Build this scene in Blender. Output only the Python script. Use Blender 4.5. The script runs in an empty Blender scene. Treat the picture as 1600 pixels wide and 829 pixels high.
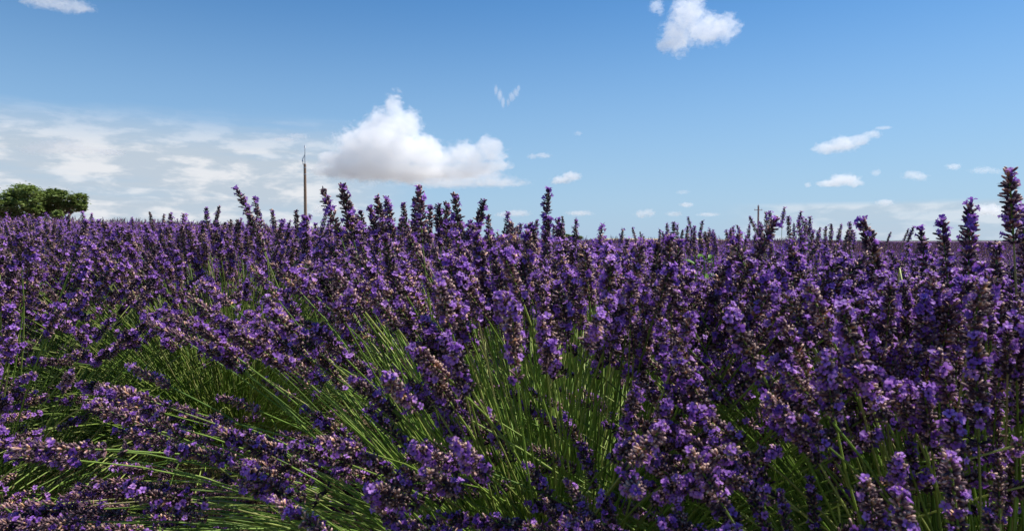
import bpy, bmesh, math, random
import numpy as np
from mathutils import Vector, Matrix, Quaternion, noise

S = bpy.context.scene
COL = S.collection
R = math.radians
rnd = random.Random(7)

# ------------------------------------------------------------------ camera
CAM_Z = 0.75
F = 1040.0                       # focal length in photograph pixels (1600 wide)
PITCH = math.atan(38.5 / F)
cam_d = bpy.data.cameras.new('camera')
cam = bpy.data.objects.new('camera', cam_d)
COL.objects.link(cam)
cam.location = (0, 0, CAM_Z)
cam.rotation_euler = (R(90) - PITCH, 0, 0)
cam_d.sensor_width = 36
cam_d.lens = 36 * F / 1600
cam_d.clip_start = 0.02
cam_d.clip_end = 20000
cam_d.dof.use_dof = True
cam_d.dof.focus_distance = 1.25
cam_d.dof.aperture_fstop = 17
S.camera = cam

CP, SP = math.cos(PITCH), math.sin(PITCH)
def project(p):                  # world point -> photograph pixel and depth
    x, y, z = p[0], p[1], p[2] - CAM_Z
    d = y * CP - z * SP
    up = y * SP + z * CP
    d = max(d, 1e-4)
    return 800 + F * x / d, 414.5 - F * up / d, d
def ray(u, v, Y):                # point in the direction of a pixel at forward distance Y
    a, b = (u - 800) / F, (414.5 - v) / F
    dy, dz = CP + b * (-0.0) + b * SP * 0 + 0, 0
    vx, vy, vz = a, CP + b * SP, -SP + b * CP
    return Vector((vx / vy * Y, Y, CAM_Z + vz / vy * Y))

# ------------------------------------------------------------------ world, sun, exposure
SUN_EL, SUN_AZ = R(58), R(66)     # azimuth from +Y towards +X
S.view_settings.view_transform = 'Standard'
S.view_settings.look = 'None'
S.view_settings.exposure = 0.38
S.view_settings.gamma = 1
S.cycles.volume_bounces = 12
S.cycles.max_bounces = 14
S.cycles.transparent_max_bounces = 16
S.cycles.volume_max_steps = 400
S.cycles.volume_step_rate = 0.2

world = bpy.data.worlds.new('World')
S.world = world
world.use_nodes = True
wt = world.node_tree
wn, wl = wt.nodes, wt.links
wn.clear()
def N(tree, typ, **kw):
    n = tree.nodes.new(typ)
    for k, v in kw.items():
        if k == 'inp':
            for i, val in v.items():
                n.inputs[i].default_value = val
        else:
            setattr(n, k, v)
    return n
out = N(wt, 'ShaderNodeOutputWorld')
bg = N(wt, 'ShaderNodeBackground', inp={'Strength': 0.066})
sky = N(wt, 'ShaderNodeTexSky', sky_type='NISHITA', sun_disc=False, sun_elevation=SUN_EL, sun_rotation=SUN_AZ,
        altitude=300, air_density=1.0, dust_density=0.0, ozone_density=3.0)
# thin streaks of high cloud low over the horizon
tc = N(wt, 'ShaderNodeTexCoord')
sep = N(wt, 'ShaderNodeSeparateXYZ')
wl.new(tc.outputs['Generated'], sep.inputs[0])
def wmath(op, a, b=None, c=None, clamp=False):
    n = N(wt, 'ShaderNodeMath', operation=op, use_clamp=clamp)
    for i, val in enumerate((a, b, c)):
        if val is None: continue
        if isinstance(val, (int, float)): n.inputs[i].default_value = val
        else: wl.new(val, n.inputs[i])
    return n.outputs[0]
def wmap(v, a, b, c, d, smooth=True):
    n = N(wt, 'ShaderNodeMapRange', interpolation_type='SMOOTHSTEP' if smooth else 'LINEAR',
          inp={1: a, 2: b, 3: c, 4: d})
    wl.new(v, n.inputs[0]); return n.outputs[0]
az = wmath('ARCTAN2', sep.outputs[0], sep.outputs[1])
el = wmath('ARCSINE', sep.outputs[2])
comb = N(wt, 'ShaderNodeCombineXYZ')
wl.new(wmath('MULTIPLY', az, 2.2), comb.inputs[0])
wl.new(wmath('MULTIPLY', el, 22.0), comb.inputs[1])
n1 = N(wt, 'ShaderNodeTexNoise', inp={'Scale': 1.6, 'Detail': 9, 'Roughness': 0.6, 'Distortion': 0.12})
wl.new(comb.outputs[0], n1.inputs['Vector'])
comb2 = N(wt, 'ShaderNodeCombineXYZ')
wl.new(wmath('MULTIPLY', az, 5.0), comb2.inputs[0])
wl.new(wmath('MULTIPLY', el, 16.0), comb2.inputs[1])
n2 = N(wt, 'ShaderNodeTexNoise', inp={'Scale': 3.0, 'Detail': 8, 'Roughness': 0.58, 'Distortion': 0.2})
wl.new(comb2.outputs[0], n2.inputs['Vector'])
# where the banks stand round the horizon: a broad one to the left of the view, a thin one to the right
cosl = wmath('COSINE', wmath('SUBTRACT', az, R(-32)))
bank = wmap(cosl, 0.90, 0.975, 0.0, 1.0)
cosr = wmath('COSINE', wmath('SUBTRACT', az, R(34)))
bankr = wmap(cosr, 0.955, 0.985, 0.0, 0.62)
top = wmap(wmath('ADD', el, wmath('MULTIPLY', wmath('SUBTRACT', n1.outputs[0], 0.5), 0.06)), R(6.4), R(10.4), 1.0, 0.0)
topr = wmap(wmath('ADD', el, wmath('MULTIPLY', wmath('SUBTRACT', n1.outputs[0], 0.5), 0.01)), R(2.6), R(3.1), 1.0, 0.0)
tex = wmap(n1.outputs[0], 0.34, 0.54, 0.72, 1.0)
tex2 = wmap(n2.outputs[0], 0.44, 0.62, 0.0, 1.0)
ml = wmath('MULTIPLY', wmath('MULTIPLY', bank, top), tex)
mr = wmath('MULTIPLY', wmath('MULTIPLY', bankr, topr), wmap(n1.outputs[0], 0.3, 0.6, 0.6, 1.0))
veil = wmath('MULTIPLY', wmath('MAXIMUM', ml, mr), 0.92, clamp=True)
mixc = N(wt, 'ShaderNodeMix', data_type='RGBA')
wl.new(veil, mixc.inputs[0])
hs = N(wt, 'ShaderNodeHueSaturation', inp={'Saturation': 1.27, 'Value': 1.44})
wl.new(sky.outputs[0], hs.inputs['Color'])
# summer haze: the sky pales evenly towards the horizon all round
hz = N(wt, 'ShaderNodeMix', data_type='RGBA', inp={7: (3.9, 6.1, 8.9, 1)})
wl.new(wmap(el, R(-3), R(23), .9, 0.0), hz.inputs[0]); wl.new(hs.outputs[0], hz.inputs[6])
wl.new(hz.outputs[2], mixc.inputs[6])
cc = N(wt, 'ShaderNodeMix', data_type='RGBA', inp={6: (6.3, 7.2, 8.2, 1), 7: (9.8, 9.9, 10.2, 1)})
wl.new(tex2, cc.inputs[0])
wl.new(cc.outputs[2], mixc.inputs[7])
wl.new(mixc.outputs[2], bg.inputs[0])
wl.new(bg.outputs[0], out.inputs[0])

sun_d = bpy.data.lights.new('sun', 'SUN')
sun_d.energy = 5.0
sun_d.angle = R(0.5)
sun_d.color = (1.0, 0.965, 0.915)
sun = bpy.data.objects.new('sun', sun_d)
COL.objects.link(sun)
to_sun = Vector((math.cos(SUN_EL) * math.sin(SUN_AZ), math.cos(SUN_EL) * math.cos(SUN_AZ), math.sin(SUN_EL)))
sun.rotation_euler = to_sun.to_track_quat('Z', 'Y').to_euler()

# ------------------------------------------------------------------ helpers
def new_mat(name):
    m = bpy.data.materials.new(name)
    m.use_nodes = True
    m.node_tree.nodes.clear()
    return m
def leafy(name, stops, tip=None, rough=0.6, trans=0.25, attr='tone', obj_var=0.25, spec=0.3):
    """colour by the per-piece random value 'tone' (x) with 'y' running along the piece"""
    m = new_mat(name); t = m.node_tree; L = t.links
    o = N(t, 'ShaderNodeOutputMaterial')
    a = N(t, 'ShaderNodeAttribute', attribute_name=attr)
    sp = N(t, 'ShaderNodeSeparateXYZ'); L.new(a.outputs['Vector'], sp.inputs[0])
    r = N(t, 'ShaderNodeValToRGB')
    while len(r.color_ramp.elements) < len(stops): r.color_ramp.elements.new(0.5)
    for e, (p, c) in zip(r.color_ramp.elements, stops): e.position = p; e.color = (*c, 1)
    L.new(sp.outputs[0], r.inputs[0])
    col = r.outputs[0]
    if tip:
        mr = N(t, 'ShaderNodeMapRange', inp={1: tip[1], 2: 1.0, 3: 0.0, 4: tip[2]})
        L.new(sp.outputs[1], mr.inputs[0])
        mx = N(t, 'ShaderNodeMix', data_type='RGBA', inp={7: (*tip[0], 1)})
        fac = mr.outputs[0]
        if len(tip) > 3:         # only the paler, drier pieces carry the bright rim
            m2 = N(t, 'ShaderNodeMapRange', inp={1: tip[3], 2: tip[4], 3: .08, 4: 1.0}); L.new(sp.outputs[0], m2.inputs[0])
            mm = N(t, 'ShaderNodeMath', operation='MULTIPLY'); L.new(fac, mm.inputs[0]); L.new(m2.outputs[0], mm.inputs[1]); fac = mm.outputs[0]
        L.new(fac, mx.inputs[0]); L.new(col, mx.inputs[6]); col = mx.outputs[2]
    oi = N(t, 'ShaderNodeObjectInfo')
    hsv = N(t, 'ShaderNodeHueSaturation')
    mr = N(t, 'ShaderNodeMapRange', inp={3: 1 - obj_var, 4: 1 + obj_var}); L.new(oi.outputs['Random'], mr.inputs[0])
    L.new(mr.outputs[0], hsv.inputs['Value']); L.new(col, hsv.inputs['Color']); col = hsv.outputs[0]
    b = N(t, 'ShaderNodeBsdfPrincipled', inp={'Roughness': rough, 'Specular IOR Level': spec})
    L.new(col, b.inputs['Base Color'])
    tr = N(t, 'ShaderNodeBsdfTranslucent'); L.new(col, tr.inputs['Color'])
    ms = N(t, 'ShaderNodeMixShader', inp={0: trans})
    L.new(b.outputs[0], ms.inputs[1]); L.new(tr.outputs[0], ms.inputs[2]); L.new(ms.outputs[0], o.inputs[0])
    return m

M_CALYX = leafy('calyx', [(0.0, (0.018, 0.010, 0.024)), (0.42, (0.080, 0.038, 0.062)), (0.68, (0.18, 0.09, 0.115)), (0.86, (0.36, 0.19, 0.15)), (1.0, (0.60, 0.33, 0.16))],
                tip=((0.80, 0.56, 0.46), 0.62, 0.9, .42, .8), rough=0.65, trans=0.10, obj_var=0.35)
M_FLORET = leafy('floret', [(0.0, (0.19, 0.065, 0.38)), (0.5, (0.37, 0.14, 0.60)), (0.85, (0.56, 0.29, 0.74)), (1.0, (0.60, 0.28, 0.54))],
                 rough=0.6, trans=0.35, obj_var=0.18)
M_STALK = leafy('stalk', [(0.0, (0.10, 0.19, 0.028)), (0.45, (0.23, 0.36, 0.055)), (0.8, (0.42, 0.48, 0.13)), (1.0, (0.45, 0.40, 0.19))],
                rough=0.5, trans=0.28, obj_var=0.3, spec=0.4)
M_LEAF = leafy('leaf', [(0.0, (0.07, 0.12, 0.025)), (0.5, (0.17, 0.26, 0.055)), (0.8, (0.42, 0.46, 0.15)), (1.0, (0.62, 0.55, 0.30))],
               rough=0.6, trans=0.3, obj_var=0.1)
M_STRAW = leafy('straw', [(0.0, (0.22, 0.17, 0.08)), (0.6, (0.42, 0.34, 0.18)), (1.0, (0.55, 0.48, 0.30))], rough=0.7, trans=0.2, obj_var=0.1)
MATS = [M_CALYX, M_FLORET, M_STALK, M_LEAF]

class Geo:
    """triangles with one material index per face and a (tone, along, 0) value per vertex"""
    def __init__(s): s.v, s.f, s.m, s.t, s.n = [], [], [], [], 0
    def add(s, v, f, m, t):
        v = np.asarray(v, np.float32).reshape(-1, 3); f = np.asarray(f, np.int32).reshape(-1, 3)
        s.v.append(v); s.f.append(f + s.n)
        s.m.append(np.full(len(f), m, np.int32) if np.isscalar(m) else m)
        s.t.append(np.asarray(t, np.float32).reshape(-1, 3)); s.n += len(v)
    def merged(s):
        return np.concatenate(s.v), np.concatenate(s.f), np.concatenate(s.m), np.concatenate(s.t)
    def add_geo(s, g, mat4, dtone=0.0, remap=None):
        v, f, m, t = g
        A = np.array(mat4, np.float32)
        t2 = t.copy(); t2[:, 0] = np.clip(t2[:, 0] + dtone, 0, 1)
        s.add(v @ A[:3, :3].T + A[:3, 3], f, m, t2)
    def mesh(s, name, mats=None):
        return to_mesh(name, s.merged(), mats)
def to_mesh(name, g, mats=None):
    v, f, m, t = g
    me = bpy.data.meshes.new(name)
    me.vertices.add(len(v)); me.vertices.foreach_set('co', np.ascontiguousarray(v, np.float32).ravel())
    me.loops.add(len(f) * 3); me.loops.foreach_set('vertex_index', np.ascontiguousarray(f, np.int32).ravel())
    me.polygons.add(len(f)); me.polygons.foreach_set('loop_start', np.arange(0, len(f) * 3, 3, dtype=np.int32))
    mats = mats or MATS
    used = sorted(set(int(x) for x in np.unique(m)))
    lut = np.zeros(max(used) + 1, np.int32)
    for k, u in enumerate(used): lut[u] = k; me.materials.append(mats[u])
    me.polygons.foreach_set('material_index', lut[m])
    me.polygons.foreach_set('use_smooth', np.ones(len(f), bool))
    a = me.attributes.new('tone', 'FLOAT_VECTOR', 'POINT'); a.data.foreach_set('vector', np.ascontiguousarray(t, np.float32).ravel())
    me.update(calc_edges=True)
    return me
def obj(name, data, parent=None, mat4=None, kind=None):
    o = bpy.data.objects.new(name, data); COL.objects.link(o)
    if parent: o.parent = parent
    if mat4 is not None: o.matrix_basis = mat4
    if kind: o['kind'] = kind
    return o
def tag(o, label, cat, group=None, kind=None):
    if label: o['label'] = label
    if cat: o['category'] = cat
    if group: o['group'] = group
    if kind: o['kind'] = kind
    return o
def frame_z(d, roll=0.0):
    d = Vector(d).normalized()
    a = Vector((0, 0, 1)) if abs(d.z) < 0.95 else Vector((0, 1, 0))
    x = a.cross(d).normalized(); y = d.cross(x)
    m = Matrix((x, y, d)).transposed().to_4x4()
    return m @ Matrix.Rotation(roll, 4, 'Z')

# ------------------------------------------------------------------ the land
def sstep(a, b, x):
    t = min(1, max(0, (x - a) / (b - a))); return t * t * (3 - 2 * t)
def slope(x, y):
    a = x / max(y, 0.5)
    return 0.023 * sstep(0.12, -0.62, a)
def ground(x, y):
    r = math.hypot(x, y)
    if y < 0: return 0.0
    g = slope(x, y) * (min(r, 26) if r < 26 else 26 + 0 * r) * sstep(0.5, 3.0, r)
    g -= 0.05 * sstep(1.3, 3.2, r) * sstep(-0.35, 0.3, x / max(y, .5))
    g -= 0.16 * sstep(1.7, 3.4, r) * sstep(0.38, 0.62, x / max(y, .5))
    return g

def grid_mesh(name, xs, ys, zf, mat):
    v = [(x, y, zf(x, y)) for y in ys for x in xs]
    nx = len(xs)
    f = [(j * nx + i, j * nx + i + 1, (j + 1) * nx + i + 1, (j + 1) * nx + i) for j in range(len(ys) - 1) for i in range(nx - 1)]
    me = bpy.data.meshes.new(name); me.from_pydata(v, [], f); me.materials.append(mat)
    me.polygons.foreach_set('use_smooth', [True] * len(f)); me.update()
    return me
def soil_mat():
    m = new_mat('soil'); t = m.node_tree; L = t.links
    o = N(t, 'ShaderNodeOutputMaterial'); b = N(t, 'ShaderNodeBsdfPrincipled', inp={'Roughness': 0.95, 'Specular IOR Level': 0.1})
    tcn = N(t, 'ShaderNodeNewGeometry')
    n = N(t, 'ShaderNodeTexNoise', inp={'Scale': 14, 'Detail': 8, 'Roughness': 0.7}); L.new(tcn.outputs['Position'], n.inputs['Vector'])
    r = N(t, 'ShaderNodeValToRGB'); L.new(n.outputs[0], r.inputs[0])
    r.color_ramp.elements[0].position = 0.35; r.color_ramp.elements[0].color = (0.06, 0.04, 0.022, 1)
    r.color_ramp.elements[1].position = 0.68; r.color_ramp.elements[1].color = (0.24, 0.17, 0.10, 1)
    L.new(r.outputs[0], b.inputs['Base Color'])
    bp = N(t, 'ShaderNodeBump', inp={'Strength': 0.8, 'Distance': 0.02}); L.new(n.outputs[0], bp.inputs['Height']); L.new(bp.outputs[0], b.inputs['Normal'])
    L.new(b.outputs[0], o.inputs[0]); return m
def axis(lo, hi, fine, grow=1.16):
    out = [0.0]; s = fine
    while out[-1] < hi: out.append(out[-1] + s); s *= grow
    neg = []; s = fine; p = 0.0
    while p > lo: p -= s; neg.append(p); s *= grow
    return neg[::-1] + out
xs = axis(-5000, 5000, 0.12, 1.12); ys = axis(-60, 8000, 0.12, 1.12)
g = obj('ground', grid_mesh('ground', xs, ys, lambda x, y: ground(x, y) + (0.018 * noise.noise(Vector((x * 3, y * 3, 0))) if math.hypot(x, y) < 20 else 0), soil_mat()))
tag(g, 'brown stony soil of the lavender field', None, kind='structure')

# ------------------------------------------------------------------ lavender pieces
def calyx(g, p, d, length, rad, tone, sides, roll, lod):
    """one bud: a ribbed tube swelling to the middle, with a darker mouth"""
    M = np.array(frame_z(d, roll), np.float32)[:3, :3]
    if lod == 0: rings = [(0.0, .45), (.3, .95), (.75, 1.0), (1.0, .62)]
    elif lod == 1: rings = [(0.0, .5), (.6, 1.1), ]
    else: rings = [(0.0, .9)]
    v, t = [], []
    for z, r in rings:
        for k in range(sides):
            a = 2 * math.pi * k / sides
            v.append((math.cos(a) * r * rad, math.sin(a) * r * rad, z * length)); t.append((tone, z, 0))
    v.append((0, 0, length * (0.92 if lod == 0 else 1.05))); t.append((tone, 1.0 if lod else 0.4, 0))
    f = []
    for j in range(len(rings) - 1):
        for k in range(sides):
            a, b = j * sides + k, j * sides + (k + 1) % sides
            f += [(a, b, b + sides), (a, b + sides, a + sides)]
    j = (len(rings) - 1) * sides; c = len(rings) * sides
    f += [(j + k, j + (k + 1) % sides, c) for k in range(sides)]
    g.add(np.array(v, np.float32) @ M.T + np.array(p, np.float32), f, 0, t)

def floret_geo(rg, size=1.0, lod=0):
    """open flower: short tube, two upright upper lobes and three spreading lower ones, facing +Z"""
    g = Geo(); tone = rg.random()
    v, t, f = [], [], []
    s = 0.0036 * size
    if lod == 0:
        for z, r in ((-0.9, .28), (0.15, .42)):
            for k in range(5):
                a = 2 * math.pi * k / 5; v.append((math.cos(a) * r * s, math.sin(a) * r * s, z * s)); t.append((tone * .6, 0, 0))
        for k in range(5):
            a, b = k, (k + 1) % 5; f += [(a, b, b + 5), (a, b + 5, a + 5)]
    lobes = [(60, 1.15), (120, 1.15), (200, .9), (270, 1.0), (340, .9)]
    for deg, ln in lobes:
        a = R(deg + rg.uniform(-9, 9)); w = 0.46 * ln; n0 = len(v)
        dirv = (math.cos(a), math.sin(a)); per = (-dirv[1], dirv[0])
        lift = rg.uniform(0.0, 0.35); curl = rg.uniform(-0.35, 0.15)
        def P(r_, w_, z_): return ((dirv[0] * r_ + per[0] * w_) * s, (dirv[1] * r_ + per[1] * w_) * s, z_ * s)
        if lod == 0:
            v += [P(.3, -.18, .1), P(.3, .18, .1), P(.75 * ln, w, .25 + lift), P(.75 * ln, -w, .25 + lift), P(.8 * ln, 0, .12 + lift), P(1.15 * ln, w * .5, .25 + lift + curl), P(1.15 * ln, -w * .5, .25 + lift + curl)]
            t += [(max(0, tone - .35), 0, 0)] * 2 + [(tone, 1, 0)] * 5
            f += [(n0, n0 + 1, n0 + 4), (n0 + 1, n0 + 2, n0 + 4), (n0, n0 + 4, n0 + 3), (n0 + 4, n0 + 2, n0 + 5), (n0 + 4, n0 + 5, n0 + 6), (n0 + 4, n0 + 6, n0 + 3)]
        else:
            v += [P(.1, 0, 0), P(.95 * ln, w, .25 + lift), P(.95 * ln, -w, .25 + lift)]
            t += [(max(0, tone - .2), 0, 0), (tone, 1, 0), (tone, 1, 0)]
            f += [(n0, n0 + 1, n0 + 2)]
    g.add(v, f, 1, t)
    return g.merged()
frg = random.Random(5)
FLOR_HI = [floret_geo(frg, frg.uniform(.95, 1.25), 0) for _ in range(8)]
FLOR_MID = [floret_geo(frg, frg.uniform(.95, 1.3), 1) for _ in range(6)]
FLOR_LOW = []
def clump(rg, s=0.005):
    g = Geo(); t = rg.random()
    for _ in range(2):
        M = np.array(Matrix.Rotation(rg.uniform(0, 6), 3, 'Z') @ Matrix.Rotation(rg.uniform(-.9, .9), 3, 'X'), np.float32)
        g.add(np.array([(-s, -s * .5, 0), (s, -s * .6, 0), (s * .1, s, s * .4)], np.float32) @ M.T, [(0, 1, 2)], 1, [(t, 1, 0)] * 3)
    return g.merged()
FLOR_LOW = [clump(frg) for _ in range(6)]

def head_geo(seed, lod, with_florets=True, bloom=0.16):
    """a flower spike along +Z: whorls of buds round the stalk, some open flowers; returns (geo, floret placements)"""
    rg = random.Random(seed); g = Geo(); fl = []
    L = rg.uniform(0.064, 0.078); nw = rg.choice([11, 12, 13])
    zs = []
    z = 0.0
    if rg.random() < 0.5: zs.append(-rg.uniform(0.014, 0.02))
    for k in range(nw):
        zs.append(z); z += (L / nw) * (1.2 - 0.4 * k / nw)
    bend = rg.uniform(0, .05); ba = rg.uniform(0, 6.28)
    def ax(z_):
        q = bend * (z_ / L) ** 2 * L * 1.5 if z_ > 0 else 0
        return np.array((math.cos(ba) * q, math.sin(ba) * q, z_))
    # central stalk
    n = 4; v, t, f = [], [], []
    zz = [min(zs) - .002, 0.0, L * .5, L * .97]
    for q in zz:
        c = ax(q)
        for k in range(n):
            a = 2 * math.pi * k / n; r = .0009
            v.append((c[0] + r * math.cos(a), c[1] + r * math.sin(a), c[2])); t.append((.3, 0, 0))
    for j in range(3):
        for k in range(n):
            a, b = j * n + k, j * n + (k + 1) % n; f += [(a, b, b + n), (a, b + n, a + n)]
    g.add(v, f, 2, t)
    for i, z0 in enumerate(zs):
        u = max(0, z0) / L
        full = (1.0 if u < .55 else 1.0 - 0.62 * (u - .55) / .45) * (0.85 if z0 < 0 else 1) * (0.8 + .2 * min(1, u * 6))
        cnt = {0: 13, 1: 10, 2: 6}[lod]
        cnt = max(4 if lod < 2 else 3, int(round(cnt * (0.6 + 0.4 * full) + rg.uniform(-1, 1))))
        off = rg.uniform(0, 6.28); wt_ = rg.gauss(0, .12)
        for k in range(cnt):
            a = off + 2 * math.pi * (k + rg.uniform(-.3, .3)) / cnt
            elv = R(rg.uniform(8, 62) + 22 * (u > .8))
            d = Vector((math.cos(a) * math.cos(elv), math.sin(a) * math.cos(elv), math.sin(elv)))
            ln = rg.uniform(.0052, .0092) * (0.72 + .28 * full) * (1.35 if lod == 2 else 1.0)
            ra = rg.uniform(.00095, .0014) * (0.8 + .2 * full) * {0: 1, 1: 1.15, 2: 1.7}[lod]
            p = ax(z0 + rg.uniform(-.0025, .0025)) + np.array((math.cos(a), math.sin(a), 0)) * .0018 * full
            # tone: mostly dusky purple, some faded to pink or tan
            tone = min(1, max(0, rg.betavariate(1.7, 2.3) + wt_ + (0.28 if rg.random() < .13 else 0)))
            calyx(g, p, d, ln * (0.9 if rg.random() < .8 else 1.2), ra, tone, {0: 5, 1: 4, 2: 3}[lod], rg.uniform(0, 6), lod)
            pb = bloom * .78 * (1.6 if (u > .82 or rg.random() < .2) else 1)
            if rg.random() < pb * (1.25 if lod == 2 else 1):
                q = Vector(p) + d * ln * 0.95
                dd = (d + Vector((rg.uniform(-.5, .5), rg.uniform(-.5, .5), rg.uniform(-.3, .5)))).normalized()
                fl.append((q, dd, rg.uniform(0, 6.28)))
    # dried corollas and thin bracts sticking out between the buds
    if lod < 2:
        for _ in range(34 if lod == 0 else 14):
            z0 = rg.uniform(-.002, L); a = rg.uniform(0, 6.28); ev = rg.uniform(-.5, 1.1); q = ax(z0)
            d = Vector((math.cos(a) * math.cos(ev), math.sin(a) * math.cos(ev), math.sin(ev))); r0 = .0045
            e1 = Vector(q) + d * r0; e2 = e1 + d * rg.uniform(.003, .0055) + Vector((rg.gauss(0, .0012), rg.gauss(0, .0012), rg.gauss(0, .0012)))
            sd = d.cross(Vector((rg.gauss(0, 1), rg.gauss(0, 1), rg.gauss(0, 1)))).normalized() * rg.uniform(.0003, .0007); tn = rg.uniform(.6, 1)
            g.add([tuple(e1 - sd), tuple(e1 + sd), tuple(e2)], [(0, 1, 2)], 0, [(tn, .3, 0), (tn, .3, 0), (tn, 1, 0)])
    # crown tuft at the tip
    if rg.random() < .6:
        fl.append((Vector(ax(L)), Vector((rg.uniform(-.4, .4), rg.uniform(-.4, .4), 1)).normalized(), rg.uniform(0, 6)))
    if with_florets:
        src = (FLOR_HI, FLOR_MID, FLOR_LOW)[lod]
        for q, d, ro in fl:
            g.add_geo(rg.choice(src), Matrix.Translation(q) @ frame_z(d, ro))
    return g.merged(), fl, L

HI, HI_BARE = [], []
for s in range(9):
    bl = [0.06, .10, .13, .08, .18, .05, .12, .15, .03][s]
    HI.append(to_mesh('flower_head_detailed', head_geo(100 + s, 0, True, bl)[0]))
for s in range(5):
    gg, fl, L = head_geo(200 + s, 0, False, [.08, .11, .14, .09, .18][s])
    HI_BARE.append((to_mesh('flower_head_bare', gg), fl))
FLOR_ME = [to_mesh('floret', x) for x in FLOR_HI]
MIDG = [head_geo(300 + s, 1, True, [.09, .14, .18, .06, .12, .17, .03, .11][s])[0] for s in range(8)]
MID = [to_mesh('flower_head_plain', x) for x in MIDG]
LOWG = [head_geo(400 + s, 2, True, [.22, .15, .3, .08, .18][s])[0] for s in range(5)]

def bez(p0, p1, p2, t):
    return p0 * (1 - t) ** 2 + p1 * (2 * t * (1 - t)) + p2 * t * t
def stalk_geo(p0, p1, p2, r0=.00135, r1=.0009, seg=7, sides=4, tone=.5, mat=2):
    v, t, f = [], [], []
    for j in range(seg + 1):
        q = j / seg; c = bez(p0, p1, p2, q)
        d = ((p1 - p0) * (1 - q) + (p2 - p1) * q).normalized()
        x = (Vector((0, 0, 1)) if abs(d.z) < .9 else Vector((1, 0, 0))).cross(d).normalized(); y = d.cross(x)
        r = r0 + (r1 - r0) * q
        for k in range(sides):
            a = 2 * math.pi * (k + .5) / sides
            v.append(c + x * math.cos(a) * r + y * math.sin(a) * r); t.append((tone, q, 0))
    for j in range(seg):
        for k in range(sides):
            a, b = j * sides + k, j * sides + (k + 1) % sides; f += [(a, b, b + sides), (a, b + sides, a + sides)]
    return np.array([tuple(q) for q in v], np.float32), np.array(f, np.int32), np.full(len(f), mat, np.int32), np.array(t, np.float32)
def blade(g, p, d, ln, w, tone, mat=3, droop=.3, seg=2):
    d = Vector(d).normalized(); x = d.cross(Vector((rnd.uniform(-1, 1), rnd.uniform(-1, 1), .3))).normalized()
    v, t = [], []
    for j in range(seg + 1):
        q = j / seg; c = Vector(p) + d * ln * q + Vector((0, 0, -droop * ln * q * q))
        ww = w * (1 - q * .85)
        v += [tuple(c - x * ww), tuple(c + x * ww)]; t += [(tone, q, 0)] * 2
    f = []
    for j in range(seg): a = 2 * j; f += [(a, a + 1, a + 3), (a, a + 3, a + 2)]
    g.add(v, f, mat, t)

# skyline of the ordinary stems, in photograph pixels
SKY = [(0, 338), (150, 348), (300, 345), (380, 340), (480, 350), (560, 345), (640, 340), (720, 348), (800, 360), (880, 366), (960, 370), (1040, 374), (1140, 374), (1240, 362), (1330, 364), (1390, 392), (1500, 405), (1600, 395)]
def skyline(u):
    if u <= 0: return SKY[0][1]
    for (a, b), (c, d) in zip(SKY, SKY[1:]):
        if u <= c: return b + (d - b) * (u - a) / (c - a)
    return SKY[-1][1]
def inside(u, v, cx, cy, rx, ry, rot=0):
    c, s = math.cos(R(rot)), math.sin(R(rot)); dx, dy = u - cx, v - cy
    x, y = dx * c + dy * s, -dx * s + dy * c
    return (x / rx) ** 2 + (y / ry) ** 2 < 1
GAPS = [  # openings between the heads where the photograph shows bare stems: (centre, radii, turn, share of heads removed)
    (870, 670, 125, 120, 0, .92), (400, 615, 260, 52, 12, .93), (250, 690, 190, 36, 4, .85), (560, 545, 110, 50, 25, .5),
    (700, 760, 130, 40, 20, .5), (160, 735, 230, 32, 0, .8), (250, 790, 160, 20, 0, .5), (1380, 640, 160, 50, 0, .2), (620, 480, 90, 40, 30, .35), (1330, 735, 150, 70, 0, .6), (1450, 745, 150, 95, 0, .3), (1000, 600, 50, 60, 0, .5), (820, 800, 60, 50, 0, .3),
    (1190, 690, 60, 60, 0, .4), (760, 530, 50, 50, 0, .3)]
def keep(u, v, Y, rg):
    if Y < 1.6 and inside(u, v, 1100, 412, 30, 34): return False       # the weed shows here
    for cx, cy, rx, ry, ro, p in GAPS:
        if inside(u, v, cx, cy, rx, ry, ro) and rg.random() < p: return False
    return True

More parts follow.
